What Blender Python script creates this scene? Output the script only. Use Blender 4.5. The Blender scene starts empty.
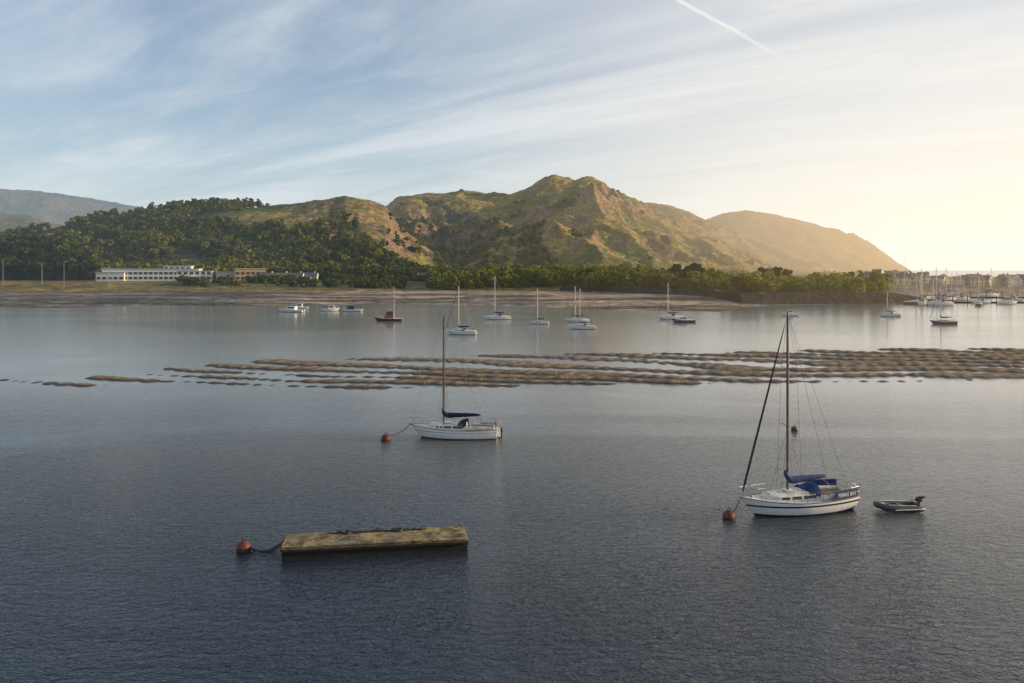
import bpy, math, random
import numpy as np
from mathutils import Vector, Matrix
random.seed(7); rng=np.random.default_rng(11)
sc=bpy.context.scene
sc.view_settings.view_transform='Standard'; sc.view_settings.look='None'; sc.view_settings.exposure=0
F=796.0; HC=14.0; VH=270.0       # survey constants: lens factor, eye height, horizon
def S(u,v,z=0.0):
    d=F*(HC-z)/(v-VH); return ((u-512)/F*d, d, z)
SUN_AZ=math.radians(86); SUN_EL=math.radians(12)
# ------------------------------------------------------------ noise
LAT=rng.random((256,256))
def vn(x,y):
    xi=np.floor(x).astype(int); yi=np.floor(y).astype(int)
    fx=x-xi; fy=y-yi; fx=fx*fx*fx*(fx*(fx*6-15)+10); fy=fy*fy*fy*(fy*(fy*6-15)+10)
    a=LAT[xi%256,yi%256]; b=LAT[(xi+1)%256,yi%256]; c=LAT[xi%256,(yi+1)%256]; d=LAT[(xi+1)%256,(yi+1)%256]
    return (a*(1-fx)+b*fx)*(1-fy)+(c*(1-fx)+d*fx)*fy
def fbm(x,y,o=5,g=0.5):
    s=0;a=1;t=0
    for i in range(o):
        s=s+a*vn(x+17.3*i,y+9.1*i);t+=a;a*=g;x,y=(x*1.62+y*1.17),(y*1.62-x*1.17)
    return s/t
def ridged(x,y,o=5):
    s=0;a=1;t=0
    for i in range(o):
        s=s+a*(1-np.abs(2*vn(x+5.7*i,y+31.1*i)-1));t+=a;a*=0.45;x,y=(x*1.65+y*1.1),(y*1.65-x*1.1)
    return s/t
def sst(a,b,x):
    t=np.clip((x-a)/(b-a),0,1); return t*t*(3-2*t)
# ------------------------------------------------------------ node helpers
class NT:
    def __init__(s,nt): s.nt=nt; s.n=nt.nodes; s.l=nt.links
    def new(s,t,**k):
        n=s.n.new(t)
        for a,b in k.items(): setattr(n,a,b)
        return n
    def put(s,sock,v):
        if isinstance(v,bpy.types.NodeSocket): s.l.new(v,sock)
        elif v is not None:
            try: sock.default_value=v
            except Exception: sock.default_value=(*v,1.0)
    def m(s,op,a,b=None,c=None,clamp=False):
        n=s.new('ShaderNodeMath',operation=op,use_clamp=clamp); s.put(n.inputs[0],a)
        if b is not None: s.put(n.inputs[1],b)
        if c is not None: s.put(n.inputs[2],c)
        return n.outputs[0]
    def vm(s,op,a,b=None,scale=None):
        n=s.new('ShaderNodeVectorMath',operation=op); s.put(n.inputs[0],a)
        if b is not None: s.put(n.inputs[1],b)
        if scale is not None: s.put(n.inputs['Scale'],scale)
        return n.outputs['Value'] if op in('LENGTH','DOT_PRODUCT') else n.outputs[0]
    def mr(s,v,a,b,c=0.0,d=1.0,smooth=True):
        n=s.new('ShaderNodeMapRange',interpolation_type='SMOOTHSTEP' if smooth else 'LINEAR')
        for i,x in enumerate((v,a,b,c,d)): s.put(n.inputs[i],x)
        return n.outputs[0]
    def mix(s,f,a,b,mode='MIX'):
        n=s.new('ShaderNodeMix',data_type='RGBA',blend_type=mode)
        s.put(n.inputs[0],f); s.put(n.inputs[6],a); s.put(n.inputs[7],b); return n.outputs[2]
    def noise(s,vec,scale,detail=4,rough=0.5,dist=0.0):
        n=s.new('ShaderNodeTexNoise'); s.put(n.inputs['Vector'],vec)
        n.inputs['Scale'].default_value=scale;n.inputs['Detail'].default_value=detail
        n.inputs['Roughness'].default_value=rough;n.inputs['Distortion'].default_value=dist
        return n.outputs[0]
    def mapping(s,vec,scale=(1,1,1),rot=(0,0,0)):
        n=s.new('ShaderNodeMapping'); s.put(n.inputs[0],vec); n.inputs['Scale'].default_value=scale; n.inputs['Rotation'].default_value=rot
        return n.outputs[0]
    def bump(s,h,strength,dist,normal=None):
        n=s.new('ShaderNodeBump'); s.put(n.inputs['Height'],h); n.inputs['Strength'].default_value=strength; n.inputs['Distance'].default_value=dist
        if normal is not None: s.put(n.inputs['Normal'],normal)
        return n.outputs[0]
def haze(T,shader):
    """aerial perspective painted into far materials: emission mixed in by distance and bearing"""
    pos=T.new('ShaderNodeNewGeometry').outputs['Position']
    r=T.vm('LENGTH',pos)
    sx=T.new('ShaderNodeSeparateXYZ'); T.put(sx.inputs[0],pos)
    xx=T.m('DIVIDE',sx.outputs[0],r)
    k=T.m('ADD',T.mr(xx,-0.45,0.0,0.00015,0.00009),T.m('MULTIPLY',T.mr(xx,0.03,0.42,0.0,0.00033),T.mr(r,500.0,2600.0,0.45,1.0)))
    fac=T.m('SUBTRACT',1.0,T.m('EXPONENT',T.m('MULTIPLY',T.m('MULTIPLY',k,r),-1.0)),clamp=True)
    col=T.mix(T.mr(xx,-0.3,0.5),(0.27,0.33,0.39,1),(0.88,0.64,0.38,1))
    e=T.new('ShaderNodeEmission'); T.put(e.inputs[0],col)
    mx=T.new('ShaderNodeMixShader'); T.put(mx.inputs[0],fac); T.put(mx.inputs[1],shader); T.put(mx.inputs[2],e.outputs[0])  # emission glow blended over the surface stands in for haze
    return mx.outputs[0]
def newmat(name):
    m=bpy.data.materials.new(name); m.use_nodes=True; m.node_tree.nodes.clear()
    m.cycles.emission_sampling='NONE'
    return m,NT(m.node_tree)
def finish(T,sh,hz=False):
    o=T.new('ShaderNodeOutputMaterial'); T.put(o.inputs[0],haze(T,sh) if hz else sh)
def simple(name,col,rough=0.5,metal=0.0,hz=False,var=0.15,nscale=3.0,bump=0.0,coat=0.0):
    m,T=newmat(name); p=T.new('ShaderNodeBsdfPrincipled')
    tc=T.new('ShaderNodeTexCoord').outputs['Object']
    n=T.noise(tc,nscale,5,0.6)
    dark=tuple(c*(1-var*1.6) for c in col)+(1,)
    lite=tuple(min(1,c*(1+var*0.7)) for c in col)+(1,)
    T.put(p.inputs['Base Color'],T.mix(T.mr(n,0.3,0.7),dark,lite))
    p.inputs['Roughness'].default_value=rough; p.inputs['Metallic'].default_value=metal
    if coat: p.inputs['Coat Weight'].default_value=coat
    if bump: T.put(p.inputs['Normal'],T.bump(T.noise(tc,nscale*8,4,0.6),0.6,bump))
    finish(T,p.outputs[0],hz); return m
# ------------------------------------------------------------ mesh helpers
def npmesh(name,V,Q,mat,col=None,smooth=False):
    V=np.asarray(V,dtype=np.float32); Q=np.asarray(Q,dtype=np.int32)
    me=bpy.data.meshes.new(name); me.vertices.add(len(V)); me.vertices.foreach_set('co',V.ravel())
    k=Q.shape[1]; me.loops.add(Q.size); me.loops.foreach_set('vertex_index',Q.ravel())
    me.polygons.add(len(Q)); me.polygons.foreach_set('loop_start',np.arange(0,Q.size,k,dtype=np.int32))
    me.polygons.foreach_set('loop_total',np.full(len(Q),k,dtype=np.int32))
    if smooth: me.polygons.foreach_set('use_smooth',np.ones(len(Q),dtype=bool))
    me.update(calc_edges=True)
    if col is not None:
        a=me.color_attributes.new('Col','FLOAT_COLOR','POINT')
        c=np.ones((len(V),4),dtype=np.float32); c[:,:3]=col; a.data.foreach_set('color',c.ravel())
    me.materials.append(mat); ob=bpy.data.objects.new(name,me); sc.collection.objects.link(ob); return ob
def gridfaces(nr,nc):
    i=np.arange(nr*nc).reshape(nr,nc)
    return np.stack([i[:-1,:-1],i[:-1,1:],i[1:,1:],i[1:,:-1]],-1).reshape(-1,4)
class MB:
    def __init__(s): s.v=[];s.f=[];s.mi=[];s.cur=0
    def face(s,idx): s.f.append(idx); s.mi.append(s.cur)
    def quad(s,*p):
        b=len(s.v); s.v+= [tuple(q) for q in p]; s.face(tuple(range(b,b+len(p))))
    def box(s,c,d,rz=0.0,taper=1.0):
        b=len(s.v); cr,sr=math.cos(rz),math.sin(rz)
        for z in(-1,1):
            k=taper if z>0 else 1
            for x,y in((-1,-1),(1,-1),(1,1),(-1,1)):
                X=x*d[0]/2*k;Y=y*d[1]/2*k
                s.v.append((c[0]+X*cr-Y*sr,c[1]+X*sr+Y*cr,c[2]+z*d[2]/2))
        for q in((3,2,1,0),(4,5,6,7),(0,1,5,4),(1,2,6,5),(2,3,7,6),(3,0,4,7)): s.face(tuple(b+i for i in q))
    def rings(s,R,cap=True,closed=True):
        b=len(s.v); n=len(R[0])
        for r in R: s.v+=[tuple(p) for p in r]
        for i in range(len(R)-1):
            for j in range(n if closed else n-1):
                j2=(j+1)%n; s.face((b+i*n+j,b+i*n+j2,b+(i+1)*n+j2,b+(i+1)*n+j))
        if cap:
            s.face(tuple(b+j for j in range(n))[::-1]); s.face(tuple(b+(len(R)-1)*n+j for j in range(n)))
    def path(s,P,r,n=8,flat=1.0):
        P=[Vector(p) for p in P]; R=[]
        rr=r if isinstance(r,(list,tuple)) else [r]*len(P)
        for i,p in enumerate(P):
            t=(P[min(i+1,len(P)-1)]-P[max(i-1,0)]).normalized()
            a=Vector((0,0,1)) if abs(t.z)<0.9 else Vector((1,0,0))
            x=t.cross(a).normalized(); y=x.cross(t)
            R.append([p+x*math.cos(q)*rr[i]+y*math.sin(q)*rr[i]*flat for q in[2*math.pi*k/n for k in range(n)]])
        s.rings(R)
    def sphere(s,c,r,n=12,sc3=(1,1,1)):
        R=[]
        for i in range(1,n):
            a=math.pi*i/n; R.append([(c[0]+r*sc3[0]*math.sin(a)*math.cos(2*math.pi*k/(n+4)),c[1]+r*sc3[1]*math.sin(a)*math.sin(2*math.pi*k/(n+4)),c[2]-r*sc3[2]*math.cos(a)) for k in range(n+4)])
        s.rings(R)
    def obj(s,name,mats,parent=None,smooth=False,bevel=0.0):
        me=bpy.data.meshes.new(name); me.from_pydata(s.v,[],s.f)
        mats=mats if isinstance(mats,list) else [mats]
        for m in mats: me.materials.append(m)
        me.polygons.foreach_set('material_index',s.mi)
        if smooth:
            me.polygons.foreach_set('use_smooth',[True]*len(s.f))
            try: me.set_sharp_from_angle(angle=math.radians(38))
            except Exception: pass
        me.update(); ob=bpy.data.objects.new(name,me); sc.collection.objects.link(ob)
        if parent: ob.parent=parent
        if bevel: 
            b=ob.modifiers.new('bev','BEVEL'); b.width=bevel; b.segments=2; b.limit_method='ANGLE'
        return ob
def empty(name,loc,rz=0.0):
    e=bpy.data.objects.new(name,None); e.location=loc; e.rotation_euler=(0,0,rz); e.empty_display_size=0.5; sc.collection.objects.link(e); return e
# ------------------------------------------------------------ camera
cam=bpy.data.cameras.new('camera'); co=bpy.data.objects.new('camera',cam); sc.collection.objects.link(co)
co.location=(0,0,HC); co.rotation_euler=(math.pi/2,0,0); cam.sensor_width=36; cam.lens=36*F/1024
cam.shift_y=-(341.5-VH)/1024; cam.clip_start=0.5; cam.clip_end=60000; sc.camera=co
# ------------------------------------------------------------ sun + sky
sd=Vector((math.sin(SUN_AZ)*math.cos(SUN_EL),math.cos(SUN_AZ)*math.cos(SUN_EL),math.sin(SUN_EL)))
sl=bpy.data.lights.new('sun','SUN'); sl.energy=5.0; sl.angle=math.radians(0.6); sl.color=(1.0,0.76,0.42)
so=bpy.data.objects.new('sun',sl); so.rotation_euler=sd.to_track_quat('Z','Y').to_euler(); so.location=(200,100,100); sc.collection.objects.link(so)
w=bpy.data.worlds.new('World'); sc.world=w; w.use_nodes=True; w.node_tree.nodes.clear(); T=NT(w.node_tree)
sky=T.new('ShaderNodeTexSky',sky_type='NISHITA'); sky.sun_disc=False; sky.sun_elevation=SUN_EL; sky.sun_rotation=SUN_AZ
sky.altitude=10; sky.air_density=1.0; sky.dust_density=0.8; sky.ozone_density=2.5
d=T.vm('NORMALIZE',T.new('ShaderNodeTexCoord').outputs['Generated'])
sx=T.new('ShaderNodeSeparateXYZ'); T.put(sx.inputs[0],d); X,Y,Z=sx.outputs
Za=T.m('MAXIMUM',Z,0.0)
inv=T.m('DIVIDE',1.0,T.m('ADD',Za,0.10))
px=T.m('MULTIPLY',X,inv); py=T.m('MULTIPLY',Y,inv)
a=math.radians(-56); ca,sa=math.cos(a),math.sin(a)
al=T.m('ADD',T.m('MULTIPLY',px,sa),T.m('MULTIPLY',py,ca)); ac=T.m('SUBTRACT',T.m('MULTIPLY',px,ca),T.m('MULTIPLY',py,sa))
def comb(a,b,c=0.0):
    n=T.new('ShaderNodeCombineXYZ'); T.put(n.inputs[0],a);T.put(n.inputs[1],b);T.put(n.inputs[2],c); return n.outputs[0]
n1=T.noise(comb(T.m('MULTIPLY',al,0.24),T.m('MULTIPLY',ac,0.95)),1.0,7,0.56,0.7)
n2=T.noise(comb(T.m('MULTIPLY',al,0.5),T.m('MULTIPLY',ac,1.0),4.0),0.8,4,0.55,0.3)
n3=T.noise(comb(T.m('MULTIPLY',al,0.9),T.m('MULTIPLY',ac,2.4),9.0),1.0,7,0.62,1.0)
cl=T.m('MULTIPLY',T.mr(n1,0.36,0.64),T.mr(n2,0.25,0.52))
cl=T.m('ADD',cl,T.m('MULTIPLY',T.mr(n3,0.42,0.75),0.38),clamp=True)
g=T.vm('DOT_PRODUCT',d,tuple((math.sin(math.radians(60)),math.cos(math.radians(60)),0.0)))
glow=T.mr(g,0.25,0.97)
hor=T.m('POWER',T.m('SUBTRACT',1.0,Za,clamp=True),4.2)
hazec=T.mix(glow,(4.3,4.9,5.15,1),(8.6,7.4,5.8,1))
hz_f=T.m('MULTIPLY',hor,T.m('ADD',0.94,T.m('MULTIPLY',glow,0.2)),clamp=True)
hi=T.m('MULTIPLY',glow,0.55)
skyb=T.mix(1.0,sky.outputs[0],(0.92,1.0,1.10,1),'MULTIPLY')
base=T.mix(hi,skyb,(5.6,5.8,6.0,1))
base=T.mix(hz_f,base,hazec)
cloudc=T.mix(glow,(5.3,5.6,5.8,1),(7.4,6.9,6.2,1))
base=T.mix(T.m('MULTIPLY',cl,0.66),base,cloudc)
d1=Vector(((680-512)/F,1,(VH-0)/F)).normalized(); d2=Vector(((795-512)/F,1,(VH-65)/F)).normalized()
nn=d1.cross(d2).normalized(); tt=(d2-d1).normalized()
c0=T.m('ABSOLUTE',T.m('ADD',T.vm('DOT_PRODUCT',d,tuple(nn)),T.m('MULTIPLY',T.m('SUBTRACT',n3,0.5),0.008)))
lin=T.m('SUBTRACT',1.0,T.mr(c0,0.0003,0.0036)); end=T.m('SUBTRACT',1.0,T.mr(T.vm('DOT_PRODUCT',d,tuple(tt)),d2.dot(tt)-0.10,d2.dot(tt)+0.02))
front=T.m('GREATER_THAN',Y,0.0)
base=T.mix(T.m('MULTIPLY',T.m('MULTIPLY',T.m('MULTIPLY',lin,end),front),0.55),base,(7.2,6.9,6.4,1))
bg=T.new('ShaderNodeBackground'); T.put(bg.inputs[0],base); bg.inputs[1].default_value=0.145
o=T.new('ShaderNodeOutputWorld'); T.put(o.inputs[0],bg.outputs[0])
# ------------------------------------------------------------ water
m,T=newmat('water'); p=T.new('ShaderNodeBsdfPrincipled')
pos=T.new('ShaderNodeNewGeometry').outputs['Position']
sx=T.new('ShaderNodeSeparateXYZ'); T.put(sx.inputs[0],pos); Yw=sx.outputs[1]
pm=T.mapping(pos,(0.75,1.5,1),(0,0,math.radians(-14)))
w1=T.noise(pm,2.1,3,0.6,0.5); w2=T.noise(T.mapping(pos,(1,1.5,1),(0,0,math.radians(20))),6.0,2,0.5); w3=T.noise(pm,0.42,2,0.5,0.3)
patch=T.noise(T.mapping(pos,(0.30,1.0,1),(0,0,0.1)),0.035,5,0.6,0.8)
painted_sheen=T.mr(T.m('ADD',T.m('ADD',Yw,T.m('MULTIPLY',sx.outputs[0],0.3)),T.m('MULTIPLY',patch,50.0)),50.0,125.0)   # far water painted paler, in place of bright sky reflection
T.put(p.inputs['Base Color'],T.mix(painted_sheen,(0.008,0.016,0.030,1),(0.20,0.20,0.19,1))); p.inputs['IOR'].default_value=1.45
calm=T.mr(patch,0.36,0.64,0.35,1.0)
far=T.mr(T.m('ADD',Yw,T.m('MULTIPLY',patch,30.0)),38.0,125.0,1.0,0.10)
h=T.m('ADD',T.m('ADD',T.m('MULTIPLY',w1,1.0),T.m('MULTIPLY',w2,0.34)),T.m('MULTIPLY',w3,0.8))
h=T.m('MULTIPLY',T.m('MULTIPLY',h,calm),far)
T.put(p.inputs['Normal'],T.bump(h,1.0,0.145))
T.put(p.inputs['Roughness'],T.mr(Yw,30.0,140.0,0.05,0.13))
finish(T,p.outputs[0],False); MW=m
mb=MB(); mb.quad((-16000,-200,0),(16000,-200,0),(16000,30000,0),(-16000,30000,0)); mb.obj('water',MW)
# ------------------------------------------------------------ terrain
def I(pts):
    a=np.array(pts,float); return lambda u: np.interp(u,a[:,0],a[:,1])
vw=I([(-200,308),(0,308),(120,307),(200,306),(280,305),(420,304),(560,308),(650,311),(720,312),(738,309),(760,306),(880,303),(925,301),(940,294),(1200,293)])
ye=I([(-200,450),(540,450),(600,432),(700,385),(740,318),(900,335),(1300,345)])
pM=I([(-300,195),(-60,192),(0,189),(40,191),(90,198),(140,207),(200,222),(260,250),(300,300)])
pM2=I([(-300,212),(0,213),(30,216),(60,225),(110,245),(150,280)])
pA0=I([(-300,246),(0,248),(50,250),(85,262),(110,285),(150,300)])
pA=I([(-300,250),(0,240),(30,232),(60,227),(90,222),(120,217),(150,212),(180,208),(215,207),(250,207),(280,204),(330,201),(345,198),(370,201),(385,206),(398,224),(430,250),(480,285)])
pB=I([(250,290),(320,250),(360,222),(385,206),(400,198),(420,195),(450,193),(470,191),(510,194),(524,190),(536,184),(545,181),(555,177),(565,177),(575,180),(583,178),(594,178),(603,183),(612,190),(625,198),(645,208),(690,232),(760,262),(800,285)])
pC=I([(540,250),(600,208),(620,203),(650,202),(668,205),(690,212),(705,219),(730,228),(770,245),(830,268),(850,280)])
pD=I([(640,270),(690,226),(720,214),(745,210),(765,213),(800,220),(830,228),(855,235),(875,246),(895,262),(912,272),(935,285)])
def hill(x,y,u,prof,D,Fo,back,gx,gy,amp,pw=1.15,ro=3.0,seed=0,crag=0.0):
    zr=HC+(VH-prof(u))/F*D
    t=np.clip((y-Fo)/(D-Fo),0,1)
    sh=0.55*t**pw+0.45*(t*t*(3-2*t))
    g=ridged(x/gx+seed,y/gy+seed*1.7,4)-0.62
    g2=fbm(x/55+seed,y/55,4)-0.5
    hh=zr*sh+zr*amp*g*5.5*t*(1-t)**1.6+ro*g2*np.clip(t*3,0,1)*2
    hh=hh+crag*(ridged(x/62+seed*2,y/95,4)-0.66)*np.clip(t*2,0,1)*sst(0.35,0.6,fbm(x/230+seed,y/300,2))*2
    b=np.clip((y-D)/back,0,None)
    hh=hh-(zr+40)*b**1.6
    return np.where(y<Fo,-5,np.where(zr>0,hh,-5))
def base_h(x,y,u):
    yw=F*HC/(vw(u)-VH); s=y-yw
    n=fbm(x/26,y/22,4)-0.5
    h=np.where(s<0,s*0.03,0)+1.8*np.clip(s/130,0,1)**0.8
    h=h+n*0.8*np.clip(s/10+0.6,0,1)*np.clip(1-s/160,0.1,1)
    h=h+4.6*sst(130,215,s)*(u<1000)
    em=sst(530,575,u)*(1-sst(918,940,u))
    e=ye(u); h=np.where(em>0,np.maximum(h,(4.6+ (fbm(x/5,y/5,3)-0.5)*1.2)*em*sst(e,e+12,y)-0.4),h)
    right=sst(880,960,u)
    h=h*(1-right)+right*np.where(s<0,s*0.05,3.2*sst(0,25,s))
    h=h-10*sst(1100,2600,y)*sst(840,920,u)
    h=np.maximum(h,-4)+0.0
    return h,s
def terr(x,y,which=False):
    u=512+F*x/y
    b,s=base_h(x,y,u)
    H=[b,
       hill(x,y,u,pA0,690,560,260,60,80,0.2,seed=1.3,ro=2),
       hill(x,y,u,pA,1020,600,700,110,190,0.28,seed=4.1,ro=3,crag=9*sst(250,330,u)),
       hill(x,y,u,pB,1950,800,900,190,460,0.52,seed=8.7,ro=7,crag=24),
       hill(x,y,u,pC,2700,1500,900,260,620,0.46,seed=12.2,ro=6,crag=18),
       hill(x,y,u,pD,3600,2300,1200,330,720,0.40,seed=3.3,ro=6,crag=12),
       hill(x,y,u,pM2,3000,1500,1500,300,400,0.3,seed=6.3,ro=6),
       hill(x,y,u,pM,7500,4500,2500,900,1200,0.36,seed=9.9,ro=12)]
    H=np.stack(H); 
    return (H.max(0),H.argmax(0)) if which else H.max(0)
tb=np.linspace(-0.86,0.86,980); yy=np.concatenate([np.linspace(262,620,230)[:-1],np.geomspace(620,10500,430)])
TB,YY=np.meshgrid(tb,yy); XX=TB*YY; ZZ,WH=terr(XX,YY,True); UU=512+F*TB
gy_,gx_=np.gradient(ZZ); dy=np.gradient(YY,axis=0); dx=np.gradient(XX,axis=1)
slope=np.sqrt((gy_/dy)**2+(gx_/dx)**2)
def C(*c): return np.array(c)[None,None,:]
def lerp(a,b,t): return a*(1-t[...,None])+b*t[...,None]
b,s=base_h(XX,YY,UU)
nA=fbm(XX/60,YY/90,5); nB=fbm(XX/18+50,YY/25,5); nC=fbm(XX/200+9,YY/260,4)
col=np.ones(XX.shape+(3,))*C(0.22,0.20,0.18)
col=lerp(col,C(0.42,0.325,0.255),sst(230,330,UU)*(1-sst(690,760,UU))*sst(0.30,0.5,nA+0.1))
col=lerp(col,C(0.09,0.078,0.062),sst(0.45,0.60,fbm(XX/40,YY/14,4))*0.85)
col=lerp(col,C(0.24,0.185,0.06),sst(125,150,s+25*(nB-0.5)))
col=lerp(col,C(0.10,0.11,0.03),sst(160,190,s)*sst(0.4,0.6,nA))
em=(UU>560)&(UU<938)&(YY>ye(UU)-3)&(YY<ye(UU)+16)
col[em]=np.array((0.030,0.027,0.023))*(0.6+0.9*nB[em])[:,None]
hillm=(ZZ>b+0.5)
hc=lerp(np.ones(XX.shape+(3,))*C(0.34,0.26,0.065),C(0.13,0.145,0.034),sst(0.42,0.60,nA*0.6+nC*0.4))
hc=lerp(hc,C(0.16,0.10,0.04),sst(0.50,0.68,nB)*0.6)
hc=lerp(hc,C(0.045,0.058,0.018),sst(0.50,0.60,fbm(XX/90+3,YY/140,4)-0.12*sst(1000,1900,YY))*(YY<2100)*0.8)
hc=lerp(hc,hc*C(0.8,0.68,0.66),((WH==4)|(WH==5))*1.0)  # far right hills: albedo browned and darkened to look backlit
hc=lerp(hc,C(0.30,0.20,0.12),sst(0.60,0.95,slope+0.6*(nB-0.5)+0.3*(UU<410)*(YY<1100)))
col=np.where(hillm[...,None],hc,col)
m,T=newmat('terrain'); p=T.new('ShaderNodeBsdfPrincipled'); p.inputs['Roughness'].default_value=0.9; p.inputs['Specular IOR Level'].default_value=0.15
vc=T.new('ShaderNodeVertexColor',layer_name='Col').outputs[0]; pos=T.new('ShaderNodeNewGeometry').outputs['Position']
n=T.noise(pos,0.16,6,0.65); n_=T.noise(pos,0.035,5,0.6)
v=T.m('MULTIPLY',T.mr(n,0.3,0.7,0.45,1.45),T.mr(n_,0.3,0.7,0.75,1.25))
T.put(p.inputs['Base Color'],T.vm('SCALE',vc,scale=v))
T.put(p.inputs['Normal'],T.bump(T.m('ADD',n,T.m('MULTIPLY',n_,3.0)),0.9,8.0))
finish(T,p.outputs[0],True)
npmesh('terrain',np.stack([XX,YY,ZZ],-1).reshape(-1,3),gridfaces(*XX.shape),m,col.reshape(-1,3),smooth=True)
# ------------------------------------------------------------ sandbank
m,T=newmat('wet_sand'); p=T.new('ShaderNodeBsdfPrincipled')
pos=T.new('ShaderNodeNewGeometry').outputs['Position']; sx=T.new('ShaderNodeSeparateXYZ'); T.put(sx.inputs[0],pos)
n=T.noise(pos,0.8,5,0.6); wet=T.mr(sx.outputs[2],0.04,0.24)
T.put(p.inputs['Base Color'],T.mix(wet,(0.028,0.021,0.015,1),T.mix(T.mr(n,0.35,0.65),(0.12,0.083,0.050,1),(0.27,0.185,0.105,1))))
T.put(p.inputs['Roughness'],T.mr(sx.outputs[2],0.0,0.14,0.35,0.8))
wv=T.noise(T.mapping(pos,(1.0,0.35,1),(0,0,0.35)),3.2,3,0.55,0.6)
T.put(p.inputs['Normal'],T.bump(T.m('ADD',wv,T.m('MULTIPLY',n,0.4)),1.0,0.20)); finish(T,p.outputs[0])
xs=np.arange(-85,190,0.30); ys=np.arange(86,158,0.16); SX,SY=np.meshgrid(xs,ys)
su=512+F*SX/SY; sv=VH+F*HC/SY
vt=I([(0,376),(60,378),(130,371),(165,366),(240,359),(300,357),(400,355),(560,352),(700,350),(900,347),(1500,346)])(su)
vb=I([(0,392),(60,391),(130,387),(165,385),(300,389),(360,391),(450,391),(560,388),(720,386),(1024,383),(1500,382)])(su)
mask=np.minimum(sst(-1,4,sv-vt),sst(-1,4,vb-sv))
dens=-0.22+0.13*sst(60,220,su)+0.10*sst(260,520,su)+0.16*sst(560,900,su)
ph=(SY+0.30*SX)/6.6+1.7*(fbm(SX/34,SY/22,2)-0.5)
crest=np.sin(2*np.pi*ph)
gate=fbm(SX/10+3,ph*0.9,2)-0.5
lob=fbm(SX/2.0+3,SY/1.6,3)-0.5; big=fbm(SX/30+2,SY/12,2)-0.5
hgt=0.27*crest+0.75*gate+0.16*lob+0.25*big+dens-1.1*(1-mask)
rip=np.sin(2*np.pi*(SX*0.42-SY*0.16)+8*fbm(SX/5,SY/5,2))
hgt+=0.08*rip*(hgt>-0.08)
hgt=np.where(hgt>0.24,0.24+(hgt-0.24)*0.6,hgt)
npmesh('sandbank',np.stack([SX,SY,hgt],-1).reshape(-1,3),gridfaces(*SX.shape),m,smooth=True)
# ------------------------------------------------------------ foliage
m,T=newmat('foliage'); vc=T.new('ShaderNodeVertexColor',layer_name='Col').outputs[0]
df=T.new('ShaderNodeBsdfDiffuse'); T.put(df.inputs[0],vc); tr=T.new('ShaderNodeBsdfTranslucent'); T.put(tr.inputs[0],T.mix(1.0,vc,(1.3,1.25,0.5,1),'MULTIPLY'))
mx=T.new('ShaderNodeMixShader'); mx.inputs[0].default_value=0.35; T.put(mx.inputs[1],df.outputs[0]); T.put(mx.inputs[2],tr.outputs[0])
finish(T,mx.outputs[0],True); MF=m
def trees(name,P,R,Ht,nq,colA,colB,q=0.22,sink=0.0,lob=6,low=0.25,flat=0.8):
    P=np.asarray(P);n=len(P);R=np.asarray(R);Ht=np.asarray(Ht)
    la=rng.random((n,lob))*2*np.pi; lr=rng.random((n,lob))**0.6*0.62; lz=rng.random((n,lob))
    lc=np.stack([np.cos(la)*lr*R[:,None],np.sin(la)*lr*R[:,None],Ht[:,None]*(low+(0.93-low)*lz*(1-0.25*lr))-0*lz],-1)
    lrad=R[:,None]*(0.34+0.28*rng.random((n,lob)))*(1.1-0.35*lz)
    k=rng.integers(0,lob,(n,nq)); ii=np.arange(n)[:,None]
    dr=rng.normal(size=(n,nq,3)); dr/=np.linalg.norm(dr,axis=-1,keepdims=True)
    rad=lrad[ii,k]*(0.55+0.5*rng.random((n,nq))); 
    ctr=P[:,None,:]+lc[ii,k]+dr*rad[...,None]*np.array([1,1,flat]); 
    N=dr+0.6*rng.normal(size=dr.shape); N/=np.linalg.norm(N,axis=-1,keepdims=True)
    A=np.cross(N,rng.normal(size=N.shape)); A/=np.linalg.norm(A,axis=-1,keepdims=True); B=np.cross(N,A)
    sz=(R[:,None]*q*(0.6+0.8*rng.random((n,nq))))[...,None]; A=A*sz;B=B*sz*0.75
    V=np.stack([ctr-A-B*0.4,ctr+B,ctr+A+B*0.3,ctr-B*1.1],2).reshape(-1,3)
    Q=np.arange(len(V)).reshape(-1,4)
    tv=rng.random((n,1,1)); qv=rng.random((n,nq,1)); c=np.array(colA)*(1-tv)+np.array(colB)*tv; c=c*(0.55+0.8*qv)
    c=np.repeat(c.reshape(-1,3),4,axis=0)
    ang=np.arange(5)/5*2*np.pi; ring=np.stack([np.cos(ang),np.sin(ang),0*ang],-1)
    r0=(R*0.07)[:,None,None]; b0=P[:,None,:]+ring*r0-np.array([0,0,1.0]); t0=P[:,None,:]+ring*r0*0.5+np.array([0,0,1])*(Ht*0.65)[:,None,None]
    TV=np.concatenate([b0,t0],1).reshape(-1,3); base=len(V)+np.arange(n)[:,None,None]*10; jj=np.arange(5)
    fq=np.stack([jj,(jj+1)%5,(jj+1)%5+5,jj+5],-1)[None]; TQ=(base+fq).reshape(-1,4)
    V=np.concatenate([V,TV]); Q=np.concatenate([Q,TQ]); c=np.concatenate([c,np.tile([0.06,0.045,0.03],(len(TV),1))])
    return npmesh(name,V,Q,MF,c)
def scatter(n,u0,u1,y0,y1,fn):
    u=rng.uniform(u0,u1,n); y=np.sqrt(rng.uniform(y0*y0,y1*y1,n)); x=(u-512)/F*y; k=fn(u,x,y); u,x,y=u[k],x[k],y[k]
    return np.stack([x,y,terr(x,y)],-1)
def fA(u,x,y):
    dn=fbm(x/70,y/90,3); topopen=sst(200,290,u)*sst(760,900,y)
    return (dn>0.36+0.45*topopen)&(u<385-0.05*(y-600))
P=scatter(4400,-110,400,585,1030,fA); n=len(P)
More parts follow.
